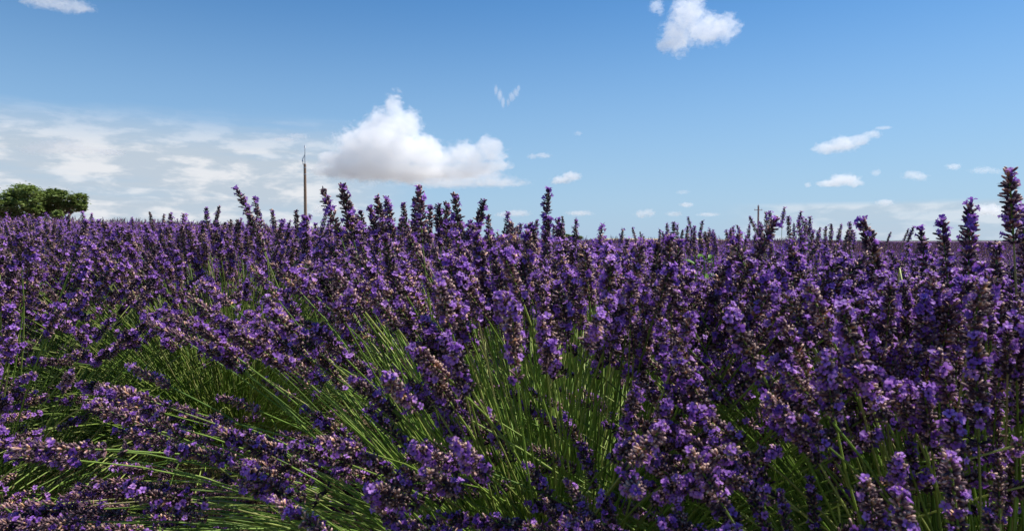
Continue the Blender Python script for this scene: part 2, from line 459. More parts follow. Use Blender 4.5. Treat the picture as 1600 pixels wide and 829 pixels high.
stats = dict(stems=0, merged=0)
HEROES = {}
def plant(cx, cy, n, rg, label, group, lod, crown=.30, reach=.46, lean=(-.12, 0), droop=1.0, max_ind=300, thick=1.0, blades=900):
    """one lavender plant: woody base with leaves, arching stalks, a flower spike on each"""
    gz = ground(cx, cy)
    root = bpy.data.objects.new('lavender_plant', None); COL.objects.link(root); root.location = (cx, cy, gz)
    root.empty_display_size = .1
    tag(root, label, 'lavender', group)
    C0 = Vector((cx, cy, gz))
    items = []
    tries = 0
    def stem_pts(th, az_, L, rg):
        lat = Vector((math.cos(az_), math.sin(az_), 0))
        b = .13 * math.sqrt(rg.random()) * (0.35 + th)
        p0 = C0 + lat * b + Vector((rg.gauss(0, .025), rg.gauss(0, .025), crown - .06))
        d = (lat * math.sin(th) + Vector((0, 0, math.cos(th)))).normalized()
        d = (d + Vector((lean[0], lean[1], 0)) + Vector((rg.gauss(0, .07), rg.gauss(0, .07), rg.gauss(0, .05)))).normalized()
        up = Vector((0, 0, 1))
        p2 = p0 + d * L
        p1 = p0 + (d + up * .42 * droop * (0.25 + math.sin(th)) + Vector((rg.gauss(0, .13), rg.gauss(0, .13), 0))).normalized() * L * .55
        return p0, p1, p2
    while len(items) < n and tries < n * 6:
        tries += 1
        th = math.acos(1 - rg.random() * 0.93) * (.76 if cx > .3 else 1); az_ = rg.uniform(0, 2 * math.pi)
        L = reach * rg.uniform(.86, 1.12)
        ok = False
        for _ in range(4):
            p0, p1, p2 = stem_pts(th, az_, L, rg)
            d = (p2 - p1).normalized(); tip = p2 + d * .07; mid = p2 + d * .035
            u, v, Y = project(tip); um, vm, Ym = project(mid)
            if v > skyline(u) - rg.choice((0, 0, 0, 6, 12, 22)): ok = True; break
            L *= .9
        if not ok: continue
        near = .57 if um < 560 else (.47 if um < 930 else .45)
        if Ym < near or mid.y < near: continue
        if Ym < .62 and vm < 430: continue
        if not keep(um, vm, Ym, rg): continue
        if mid.z < gz + .1: continue
        vis = -60 < um < 1660 and vm < 900
        items.append((Ym + (0 if vis else 100) + (.35 if mid.y > cy + .1 and lod == 0 else 0), p0, p1, p2, Ym, False, 1.0))
    for h in HEROES.get((round(cx, 3), round(cy, 3)), []):
        items.append((-1, *h))
    items.sort(key=lambda q: q[0])
    rest = Geo(); nrest = 0
    for i, (sc, p0, p1, p2, Ym, hero, hs_) in enumerate(items):
        d = (p2 - p1).normalized(); roll = rg.uniform(0, 6.28); size = (rg.triangular(.58, 1.02, .86) if not hero else hs_) * thick
        HM = Matrix.Translation(p2 - C0) @ frame_z(d, roll) @ Matrix.Scale(size, 4)
        sg = stalk_geo(p0 - C0, p1 - C0, p2 - C0, seg=7 if lod == 0 else 4, sides=4 if lod == 0 else 3, tone=rg.betavariate(2, 2.2))
        if i < max_ind and sc < 100:
            st = obj('flower_stem', to_mesh('flower_stem', sg), root)
            stats['stems'] += 1
            if lod == 0 and Ym < .66 or hero and Ym < .9:
                me, fl = rg.choice(HI_BARE)
                obj('flower_head', me, st, HM)
                for q, dd, ro in fl:
                    obj('floret', rg.choice(FLOR_ME), st, HM @ Matrix.Translation(q) @ frame_z(dd, ro) @ Matrix.Scale(rg.uniform(.7, 1.0), 4))
            elif lod == 0 or Ym < 1.35:
                obj('flower_head', rg.choice(HI), st, HM)
            else:
                obj('flower_head', rg.choice(MID), st, HM)
        else:
            nrest += 1
            rest.add(*sg)
            rest.add_geo(rg.choice(MIDG if lod == 0 else LOWG), HM, rg.uniform(-.1, .1))
    if nrest:
        o = obj('flower_stems', rest.mesh('flower_stems'), root, kind='stuff'); stats['merged'] += nrest
    # leafy base: narrow leaves and short shoots
    g = Geo()
    for _ in range(blades):
        a = rg.uniform(0, 6.28); r = .24 * math.sqrt(rg.random()); z = rg.uniform(.05, crown + .05)
        p = Vector((math.cos(a) * r, math.sin(a) * r, z))
        d = Vector((math.cos(a) * rg.uniform(.1, 1.1), math.sin(a) * rg.uniform(.1, 1.1), rg.uniform(.35, 1.1)))
        d += Vector((rg.gauss(0, .25), rg.gauss(0, .25), 0))
        if rg.random() < .45: blade(g, p, d, rg.uniform(.10, .26), rg.uniform(.0009, .0015), rg.betavariate(2, 2), droop=.15, seg=3)
        else: blade(g, p, d, rg.uniform(.025, .055), rg.uniform(.0016, .0024), rg.betavariate(2, 2))
    obj('foliage', g.mesh('foliage'), root, kind='stuff')
    g = Geo()
    for _ in range(16):
        a = rg.uniform(0, 6.28); q = Vector((math.cos(a), math.sin(a), 0))
        g.add(*stalk_geo(q * .03 + Vector((0, 0, -.03)), q * rg.uniform(.05, .1) + Vector((0, 0, .12)), q * rg.uniform(.08, .2) + Vector((0, 0, crown)), r0=.006, r1=.0025, seg=4, sides=5, tone=1))
    obj('woody_base', g.mesh('woody_base'), root)
    return root

# detailed plants: (x, y, stems, lod, crown, reach, lean, max individual, label)
G0 = 'lavender plants of the nearest rows'
DET = [
    (.06, .90, 1250, 0, .32, .45, (-.16, -.02), 300, 'big lavender plant in the middle foreground, green stalks fanning out to the left'),
    (.50, .68, 780, 0, .30, .44, (-.05, -.05), 300, 'lavender plant in the right foreground with large violet spikes close to the viewer'),
    (.98, 1.12, 760, 0, .30, .46, (-.02, 0), 250, 'lavender plant at the right edge behind the tallest spike'),
    (-.72, 1.58, 1400, 0, .33, .45, (-.30, -.05), 300, 'wide lavender plant left of the fanning stalks, spikes all leaning left'),
    (-.98, 1.08, 640, 0, .31, .43, (-.30, -.05), 300, 'lavender plant at the lower left edge, its spikes lying almost flat to the left'),
    (.16, 1.66, 950, 1, .32, .45, (-.08, 0), 250, 'lavender plant directly behind the middle foreground plant'),
    (-1.45, 2.00, 1100, 1, .33, .45, (-.30, -.05), 220, 'lavender plant at the left edge in the second row'),
    (-.62, 2.30, 950, 1, .33, .44, (-.22, -.04), 220, 'lavender plant below the wooden pole, in the third row'),
    (.95, 1.95, 620, 1, .30, .46, (-.03, 0), 200, 'lavender plant behind the green weed, with dark slim spikes on the skyline'),
    (.33, 2.45, 620, 1, .32, .45, (-.06, 0), 180, 'lavender plant under the row of small low clouds, left of the green weed'),
    (-2.15, 2.75, 620, 1, .33, .45, (-.28, 0), 160, 'lavender plant below the green trees at the left edge'),
    (-1.30, 2.95, 620, 1, .33, .45, (-.22, 0), 160, 'lavender plant in the third row between the trees and the pole'),
    (-.35, 3.15, 560, 1, .33, .45, (-.15, 0), 140, 'lavender plant in the third row just right of the wooden pole'),
    (.95, 2.75, 560, 1, .30, .45, (-.04, 0), 140, 'lavender plant below the distant thin pole'),
    (1.72, 1.75, 360, 1, .26, .42, (-.04, 0), 120, 'low lavender plant behind the two tall spikes on the right'),
    (1.75, 2.60, 360, 1, .26, .42, (-.04, 0), 110, 'low lavender plant in the dip beyond the right skyline spikes'),
]
# skyline spikes, one by one: tip (u, v), foot of the head (u, v), forward distance, size
HR = [(1576, 258, 1584, 378, .66), (1516, 311, 1513, 425, .72), (1472, 342, 1481, 440, .78), (1347, 335, 1375, 440, .80), (1440, 364, 1446, 440, .95), (1412, 560, 1405, 450, 1.0), (1597, 330, 1603, 430, .75),
      (372, 299, 398, 352, 1.25), (398, 315, 410, 365, 1.35), (388, 330, 412, 392, 1.1), (506, 297, 532, 370, .95), (533, 283, 552, 372, .86), (549, 330, 570, 400, .95), (587, 303, 603, 378, .98), (604, 305, 613, 370, 1.05), (581, 322, 592, 385, 1.1),
      (653, 286, 660, 378, .80), (646, 312, 652, 375, 1.1), (628, 321, 637, 372, 1.3), (685, 315, 688, 385, 1.05), (698, 322, 700, 395, 1.0), (711, 308, 719, 385, .98), (757, 308, 742, 375, 1.0), (763, 340, 765, 392, 1.3), (795, 331, 788, 378, 1.5),
      (855, 303, 852, 370, 1.15), (838, 345, 836, 385, 1.7), (878, 338, 881, 370, 1.9), (566, 335, 572, 390, 1.2), (670, 330, 668, 400, 1.0), (734, 345, 730, 400, 1.15),
      (345, 320, 335, 352, 2.0), (322, 322, 324, 360, 1.8), (461, 326, 466, 368, 1.6), (425, 330, 432, 368, 1.7), (233, 331, 240, 360, 2.3), (285, 333, 287, 362, 2.2), (130, 330, 131, 358, 2.5), (107, 333, 108, 362, 2.5), (143, 333, 144, 360, 2.5), (207, 340, 209, 362, 2.6), (255, 335, 256, 360, 2.4), (52, 334, 54, 362, 2.5), (75, 335, 77, 362, 2.5),
      (988, 356, 995, 380, 2.2), (1000, 362, 1005, 384, 2.3), (1042, 352, 1044, 382, 2.0), (1053, 347, 1053, 384, 1.95), (1057, 350, 1058, 382, 1.95), (1075, 340, 1080, 360, 2.4), (1086, 353, 1084, 385, 2.0), (1097, 343, 1093, 372, 2.2), (1114, 358, 1110, 378, 2.3), (1141, 357, 1143, 380, 2.2), (1153, 350, 1160, 378, 2.1),
      (1171, 340, 1184, 366, 2.0), (1196, 331, 1200, 368, 1.9), (1201, 330, 1206, 372, 1.85), (1225, 323, 1222, 349, 2.2), (1232, 338, 1234, 376, 2.0), (1251, 329, 1246, 356, 2.1), (1254, 338, 1258, 368, 2.1), (1260, 340, 1260, 372, 2.1), (1267, 338, 1264, 368, 2.0), (1280, 356, 1279, 384, 2.1), (1289, 352, 1289, 382, 2.1), (1300, 351, 1297, 385, 2.0), (1313, 354, 1307, 386, 2.0), (1332, 358, 1327, 386, 2.2), (1241, 352, 1240, 380, 2.1), (1187, 368, 1186, 396, 1.9), (1420, 358, 1412, 376, 2.4), (1427, 353, 1418, 378, 2.4), (1392, 361, 1386, 378, 2.6),
      # large near spikes in the lower part
      (1523, 530, 1528, 660, .47), (1482, 700, 1498, 829, .42), (1350, 742, 1378, 850, .42), (1405, 760, 1425, 880, .40), (1368, 490, 1378, 590, .55), (1390, 540, 1398, 640, .56), (1540, 790, 1560, 880, .44), (1590, 700, 1580, 800, .6),
      (1075, 698, 1130, 790, .44), (1100, 655, 1150, 740, .50), (985, 672, 1040, 750, .58), (880, 648, 925, 722, .72), (825, 728, 870, 800, .62), (880, 745, 930, 820, .55), (1160, 740, 1200, 830, .48), (1215, 610, 1210, 690, .65), (1190, 650, 1195, 730, .66),
      (1005, 550, 990, 650, .68), (930, 525, 932, 590, .85), (848, 480, 852, 560, .85), (705, 612, 765, 690, .74), (745, 625, 800, 720, .72), (690, 655, 745, 725, .74), (660, 565, 700, 630, .82), (625, 725, 690, 785, .68),
      (560, 590, 625, 655, .74), (480, 640, 560, 700, .70), (410, 690, 490, 750, .66), (340, 672, 430, 715, .64), (360, 720, 450, 775, .58), (560, 700, 640, 765, .60), (520, 680, 590, 745, .64), (590, 790, 670, 860, .55), (430, 780, 520, 840, .54), (640, 600, 700, 668, .74), (575, 640, 645, 705, .7),
      (1440, 545, 1447, 640, .60), (1300, 680, 1306, 760, .58), (1265, 745, 1275, 830, .52), (1420, 690, 1428, 770, .56), (1560, 700, 1562, 790, .52), (1220, 770, 1235, 850, .48), (905, 690, 930, 760, .66), (850, 775, 880, 840, .56), (940, 770, 965, 850, .5), (1050, 770, 1080, 850, .46), (1150, 560, 1156, 640, .72), (1350, 560, 1352, 640, .68), (1480, 500, 1484, 590, .68), (1562, 470, 1566, 560, .66), (1552, 610, 1558, 700, .60), (1290, 430, 1296, 520, .72), (1245, 560, 1250, 640, .72), (1330, 640, 1322, 700, .78), (1430, 430, 1436, 520, .74), (1505, 420, 1508, 510, .78), (1180, 470, 1184, 550, .80), (1110, 520, 1106, 600, .80), (1592, 560, 1590, 660, .58), (1450, 620, 1462, 700, .70), (1235, 385, 1262, 470, .78), (1270, 460, 1290, 550, .7)]
_r = random.Random(12)
for _ in range(46):              # the ragged fringe of slim spikes between the wheat strip and the tall right ones
    u_ = _r.uniform(1030, 1345); v_ = _r.triangular(344, 372, 366); Y_ = _r.uniform(1.8, 2.5); HR.append((u_, v_, u_ + _r.gauss(0, 4), v_ + 80 / Y_ * _r.uniform(.75, 1), Y_))
for _ in range(34):              # and the fuller clump above the middle plant
    u_ = _r.uniform(470, 900); v_ = _r.triangular(318 if u_ < 760 else 338, 366, 350); Y_ = _r.uniform(1.0, 1.9); HR.append((u_, v_, u_ + _r.gauss(3, 8), v_ + 80 / Y_ * _r.uniform(.8, 1), Y_))
def assign_heroes():
    rg = random.Random(77)
    for u, v, u2, v2, Y in HR:
        tip = ray(u, v, Y)
        best = min(DET, key=lambda D: math.hypot(D[0] - tip.x, D[1] - tip.y) + (.5 if math.hypot(D[0] - tip.x, D[1] - tip.y) > .55 else 0))
        cx, cy = best[0], best[1]
        foot = ray(u2, v2, Y + rg.uniform(-.01, .02))
        L = (tip - foot).length
        if L > .085: foot = tip + (foot - tip) * (.085 / L); L = .085
        gz = ground(cx, cy)
        p0 = Vector((cx + (tip.x - cx) * .35, cy + (tip.y - cy) * .35, gz + best[4] - .06))
        d = (tip - foot).normalized()
        p1 = foot - d * (foot - p0).length * .45
        HEROES.setdefault((round(cx, 3), round(cy, 3)), []).append((p0, p1, foot, Y, True, max(.45, L / .071)))
assign_heroes()
for i, (x, y, n, lod, crown, reach, lean, mx, lab) in enumerate(DET):
    plant(x, y, n, random.Random(1000 + i), lab, G0, lod, crown, reach, lean, max_ind=mx, blades=1500 if i < 2 else 800)

# ------------------------------------------------------------------ plants farther off: each one a thing, sharing four shapes
def far_plant_geo(seed, n=300, low=True, lean=(-.15, 0)):
    rg = random.Random(seed); g = Geo()
    for i in range(n):
        th = math.acos(1 - rg.random() * .9); a = rg.uniform(0, 6.28)
        lat = Vector((math.cos(a), math.sin(a), 0)); L = .45 * rg.uniform(.84, 1.1)
        p0 = lat * .1 * rg.random() + Vector((0, 0, .26))
        d = (lat * math.sin(th) + Vector((lean[0], lean[1], math.cos(th)))).normalized()
        p2 = p0 + d * L; p1 = p0 + (d + Vector((0, 0, .3))).normalized() * L * .55
        HM = Matrix.Translation(p2) @ frame_z((p2 - p1).normalized(), rg.uniform(0, 6)) @ Matrix.Scale(rg.uniform(.85, 1.15), 4)
        if low:
            g.add(*stalk_geo(p0, p1, p2, seg=2, sides=3, tone=rg.random()))
            g.add_geo(rg.choice(LOWG), HM, rg.uniform(-.15, .15))
        else:
            A = np.array(HM, np.float32)
            v, f, t = [], [], []
            for j, z in enumerate((0, .018, .036, .054)):
                for k in range(3):
                    q = 2.1 * k + j; r_ = .012 - .002 * j
                    v += [(math.cos(q) * r_, math.sin(q) * r_, z), (math.cos(q + 1.6) * r_, math.sin(q + 1.6) * r_, z + .004), (math.cos(q + .8) * .003, math.sin(q + .8) * .003, z + .022)]
                    m0 = len(v) - 3; f.append((m0, m0 + 1, m0 + 2)); tn = rg.random(); t += [(tn, .5, 0)] * 3
            mi = np.array([1 if rg.random() < .16 else 0 for _ in f], np.int32)
            g.add(np.array(v, np.float32) @ A[:3, :3].T + A[:3, 3], f, mi, t)
    for _ in range(200):
        a = rg.uniform(0, 6.28); r = .2 * rg.random()
        blade(g, (math.cos(a) * r, math.sin(a) * r, .05), (math.cos(a) * .5, math.sin(a) * .5, 1), rg.uniform(.2, .4), .004, rg.random() * .8, seg=1)
    return g
FARM = [far_plant_geo(900 + s).mesh('lavender_plant_far') for s in range(4)]
TINYM = [far_plant_geo(950 + s, 230, False).mesh('lavender_plant_tiny') for s in range(3)]

cells, tiny = [], []
rg = random.Random(31)
y = 1.9; row = 0
while y < 70:
    step = .74 if y < 16 else .95
    x = -(.82 * y + 1.2) + rg.uniform(0, .5)
    while x < .82 * y + 1.2:
        px, py = x + rg.uniform(-.12, .12), y + rg.uniform(-.1, .1)
        x += step
        if min(math.hypot(px - D[0], py - D[1]) for D in DET) < .56: continue
        if py < 1.6: continue
        (cells if len(cells) < 290 and y < 16 else tiny).append((px, py))
    y += .86 if y < 16 else 1.15
    row += 1
print('far things', len(cells), 'tiny', len(tiny))
for k, (px, py) in enumerate(cells):
    o = obj('lavender_plant', FARM[k % 4]); o.location = (px, py, ground(px, py) - .06); o.rotation_euler = (0, 0, rg.uniform(-.5, .5))
    s = rg.uniform(.86, 1.07); o.scale = (s * 1.06, s * 1.06, s)
    uu = 800 + F * px / py
    where = next(t for lim, t in ((0, 'out beyond the green trees at the left edge'), (150, 'standing below the green trees'), (455, 'standing between the green trees and the wooden pole'), (520, 'standing around the foot of the wooden pole'),
        (830, 'standing below the tall cumulus cloud'), (930, 'standing below the two dark shrubs on the horizon'), (1150, 'standing below the wheat strip'), (1260, 'standing around the thin far pole'), (1480, 'standing right of the thin far pole'), (9999, 'standing beyond the tallest spikes at the right')) if uu < lim)
    tag(o, ('mid sized' if py < 6 else 'small' if py < 10 else 'tiny distant') + ' purple lavender plant ' + where, 'lavender', 'lavender plants in the rows behind')

def gn_instances(name, pts, meshes, label):
    """one object whose points carry copies of the given meshes"""
    c = bpy.data.collections.new(name + '_shapes')
    for m in meshes:
        c.objects.link(bpy.data.objects.new(name + '_shape', m))
    me = bpy.data.meshes.new(name); me.from_pydata([p[0] for p in pts], [], [])
    a = me.attributes.new('turn', 'FLOAT', 'POINT'); a.data.foreach_set('value', [p[1] for p in pts])
    b = me.attributes.new('size', 'FLOAT', 'POINT'); b.data.foreach_set('value', [p[2] for p in pts])
    o = obj(name, me)
    ng = bpy.data.node_groups.new(name, 'GeometryNodeTree')
    ng.interface.new_socket('Geometry', in_out='INPUT', socket_type='NodeSocketGeometry')
    ng.interface.new_socket('Geometry', in_out='OUTPUT', socket_type='NodeSocketGeometry')
    gi = ng.nodes.new('NodeGroupInput'); go = ng.nodes.new('NodeGroupOutput')
    ci = ng.nodes.new('GeometryNodeCollectionInfo'); ci.inputs['Collection'].default_value = c
    ci.inputs['Separate Children'].default_value = True
    iop = ng.nodes.new('GeometryNodeInstanceOnPoints'); iop.inputs['Pick Instance'].default_value = True
    t = ng.nodes.new('GeometryNodeInputNamedAttribute'); t.data_type = 'FLOAT'; t.inputs['Name'].default_value = 'turn'
    s = ng.nodes.new('GeometryNodeInputNamedAttribute'); s.data_type = 'FLOAT'; s.inputs['Name'].default_value = 'size'
    cx = ng.nodes.new('ShaderNodeCombineXYZ'); ng.links.new(t.outputs[0], cx.inputs[2])
    ng.links.new(gi.outputs[0], iop.inputs['Points']); ng.links.new(ci.outputs[0], iop.inputs['Instance'])
    ng.links.new(cx.outputs[0], iop.inputs['Rotation']); ng.links.new(s.outputs[0], iop.inputs['Scale'])
    ng.links.new(iop.outputs[0], go.inputs[0])
    md = o.modifiers.new('instances', 'NODES'); md.node_group = ng
    tag(o, label, None, kind='stuff')
    return o
gn_instances('lavender_rows', [((px, py, ground(px, py) - .02), rg.uniform(-.5, .5), rg.uniform(.95, 1.2)) for px, py in tiny], TINYM,
             'dense far rows of purple lavender running to the horizon')

# far field, seen edge on, and the land beyond it
def field_mat(name, c1, c2, scale):
    m = new_mat(name); t = m.node_tree; L = t.links
    o = N(t, 'ShaderNodeOutputMaterial'); b = N(t, 'ShaderNodeBsdfPrincipled', inp={'Roughness': 0.9, 'Specular IOR Level': 0.1})
    gm = N(t, 'ShaderNodeNewGeometry')
    n = N(t, 'ShaderNodeTexNoise', inp={'Scale': scale, 'Detail': 6, 'Roughness': 0.7}); L.new(gm.outputs['Position'], n.inputs['Vector'])
    mx = N(t, 'ShaderNodeMix', data_type='RGBA', inp={6: (*c1, 1), 7: (*c2, 1)}); L.new(n.outputs[0], mx.inputs[0])
    L.new(mx.outputs[2], b.inputs['Base Color']); L.new(b.outputs[0], o.inputs[0]); return m
M_FIELD = field_mat('lavender_carpet', (0.12, 0.06, 0.13), (0.24, 0.13, 0.24), 2.2)
M_WHEAT = field_mat('ripe_wheat', (0.42, 0.30, 0.13), (0.60, 0.46, 0.24), .3)
def ztop(x, y): return ground(x, y) + .60 + .05 * noise.noise(Vector((x * .25, y * .25, 0)))
ysf = [62 + 9 * k for k in range(60)]
xsf = [-700 + 14 * k for k in range(101)]
o = obj('lavender_field', grid_mesh('lavender_field', xsf, ysf, lambda x, y: ztop(x, y) if y > 63 else 0.0, M_FIELD)); tag(o, 'flat purple lavender field reaching to the horizon', None, kind='structure')
def hill(name, u0, u1, Y, h, depth, mat, label, v0=0.0):
    pts = 40
    x0, x1 = (u0 - 800) / F * Y, (u1 - 800) / F * Y
    xs_ = [x0 + (x1 - x0) * k / pts for k in range(pts + 1)]; ys_ = [Y + depth * k / 10 for k in range(11)]
    def z(x, y):
        q = (x - x0) / (x1 - x0); e = sstep(0, .12, q) * sstep(1, .9, q)
        return -.2 + (h + .2) * e * math.sin(min(1, (y - Y) / depth * 1.6 + .02) * math.pi / 2)
    o = obj(name, grid_mesh(name, xs_, ys_, z, mat)); tag(o, label, None, kind='structure'); return o
hill('wheat_field', 960, 1190, 640, 3.4, 300, M_WHEAT, 'thin strip of ripe golden wheat field on the horizon', 0)

M_FAR = field_mat('far_trees', (.03, .05, .03), (.07, .09, .05), .05)
def belt(x, y):
    q = sstep(150, 230, x) * (1.6 + 1.3 * noise.noise(Vector((x * .02, 3, 0))) + .7 * noise.noise(Vector((x * .11, 7, 0))))
    return -.3 + max(0, q) * math.sin(min(1, max(0, (y - 900) / 12)) * math.pi / 2)
o = obj('tree_line', grid_mesh('tree_line', [150 + 3 * k for k in range(280)], [900 + 3 * k for k in range(9)], belt, M_FAR)); tag(o, 'thin dark green line of trees along the right horizon', None, kind='stuff')
# ------------------------------------------------------------------ cumulus clouds, each a body of scattering vapour
def cloud_mat(name, dens, lob, amp, scale, seed):
    """vapour density: full inside the lobes, frayed by noise where it thins out towards their edges"""
    m = new_mat(name); t = m.node_tree; L = t.links
    o = N(t, 'ShaderNodeOutputMaterial')
    v = N(t, 'ShaderNodeVolumePrincipled', inp={'Color': (1, 1, 1, 1), 'Anisotropy': 0.35})
    tcn = N(t, 'ShaderNodeTexCoord')
    cur = None
    for c, r in lob:
        a = N(t, 'ShaderNodeVectorMath', operation='SUBTRACT', inp={1: c}); L.new(tcn.outputs['Object'], a.inputs[0])
        b = N(t, 'ShaderNodeVectorMath', operation='DIVIDE', inp={1: r}); L.new(a.outputs[0], b.inputs[0])
        l = N(t, 'ShaderNodeVectorMath', operation='LENGTH'); L.new(b.outputs[0], l.inputs[0])
        if cur is None: cur = l.outputs['Value']
        else:
            n = N(t, 'ShaderNodeMath', operation='SMOOTH_MIN', inp={2: .25}); L.new(cur, n.inputs[0]); L.new(l.outputs['Value'], n.inputs[1]); cur = n.outputs[0]
    mp = N(t, 'ShaderNodeMapping', inp={'Location': (seed * 3.7, seed * 1.3, 0), 'Scale': (1 / scale, 1 / scale, 1.25 / scale)}); L.new(tcn.outputs['Object'], mp.inputs[0])
    n = N(t, 'ShaderNodeTexNoise', inp={'Scale': 1.0, 'Detail': 7, 'Roughness': 0.64, 'Distortion': 0.25}); L.new(mp.outputs[0], n.inputs['Vector'])
    q = N(t, 'ShaderNodeMath', operation='MULTIPLY_ADD', inp={1: amp, 2: 1 - .5 * amp}); L.new(n.outputs[0], q.inputs[0])
    f = N(t, 'ShaderNodeMath', operation='SUBTRACT'); L.new(q.outputs[0], f.inputs[0]); L.new(cur, f.inputs[1])
    mr = N(t, 'ShaderNodeMapRange', interpolation_type='SMOOTHSTEP', inp={1: 0.0, 2: .22, 3: 0, 4: dens}); L.new(f.outputs[0], mr.inputs[0])
    L.new(mr.outputs[0], v.inputs['Density']); L.new(v.outputs[0], o.inputs['Volume']); return m
def cloud(D, lobes, label, dens=1.0, lo=.30, hi=.52, seed=0):
    """lobes: (u, v, ru, rv) in photograph pixels, turned into ellipsoids at distance D"""
    k = D / F; rg = random.Random(seed)
    u0 = sum(l[0] * l[2] for l in lobes) / sum(l[2] for l in lobes); v0 = sum(l[1] * l[2] for l in lobes) / sum(l[2] for l in lobes)
    c = ray(u0, v0, D); bm = bmesh.new(); lob = []
    big = max(l[2] for l in lobes)
    amp = 2.4 if dens > .6 else 3.2
    for (u, v, ru, rv) in lobes:
        p = ray(u, v, D) - c; rx, rz = ru * k * 1.02, rv * k * 1.02; ry = (rx * .6 + rz * .6); oy = rg.uniform(-.3, .3) * ry
        lob.append(((p.x, oy, p.z), (rx, ry, rz)))
        bmesh.ops.create_icosphere(bm, subdivisions=3, radius=1.42, matrix=Matrix.Translation((p.x, oy, p.z)) @ Matrix.Diagonal((rx, ry, rz, 1)))
    me = bpy.data.meshes.new('cloud'); bm.to_mesh(me); bm.free()
    rm = sum(min(l[2], l[3] * 2.2) for l in lobes) / len(lobes) * k
    me.materials.append(cloud_mat('cloud_vapour', dens * .016 * (2.4 / k) * min(4, max(1, 20 * k / rm)) ** .8, lob, amp, rm * .55, seed))
    o = obj('cloud', me); o.location = c
    m = o.modifiers.new('union', 'REMESH'); m.mode = 'VOXEL'; m.voxel_size = max(min(l[3] for l in lobes) * k * .35, 1.5 * k)
    tag(o, label, 'cloud', None)
    return o
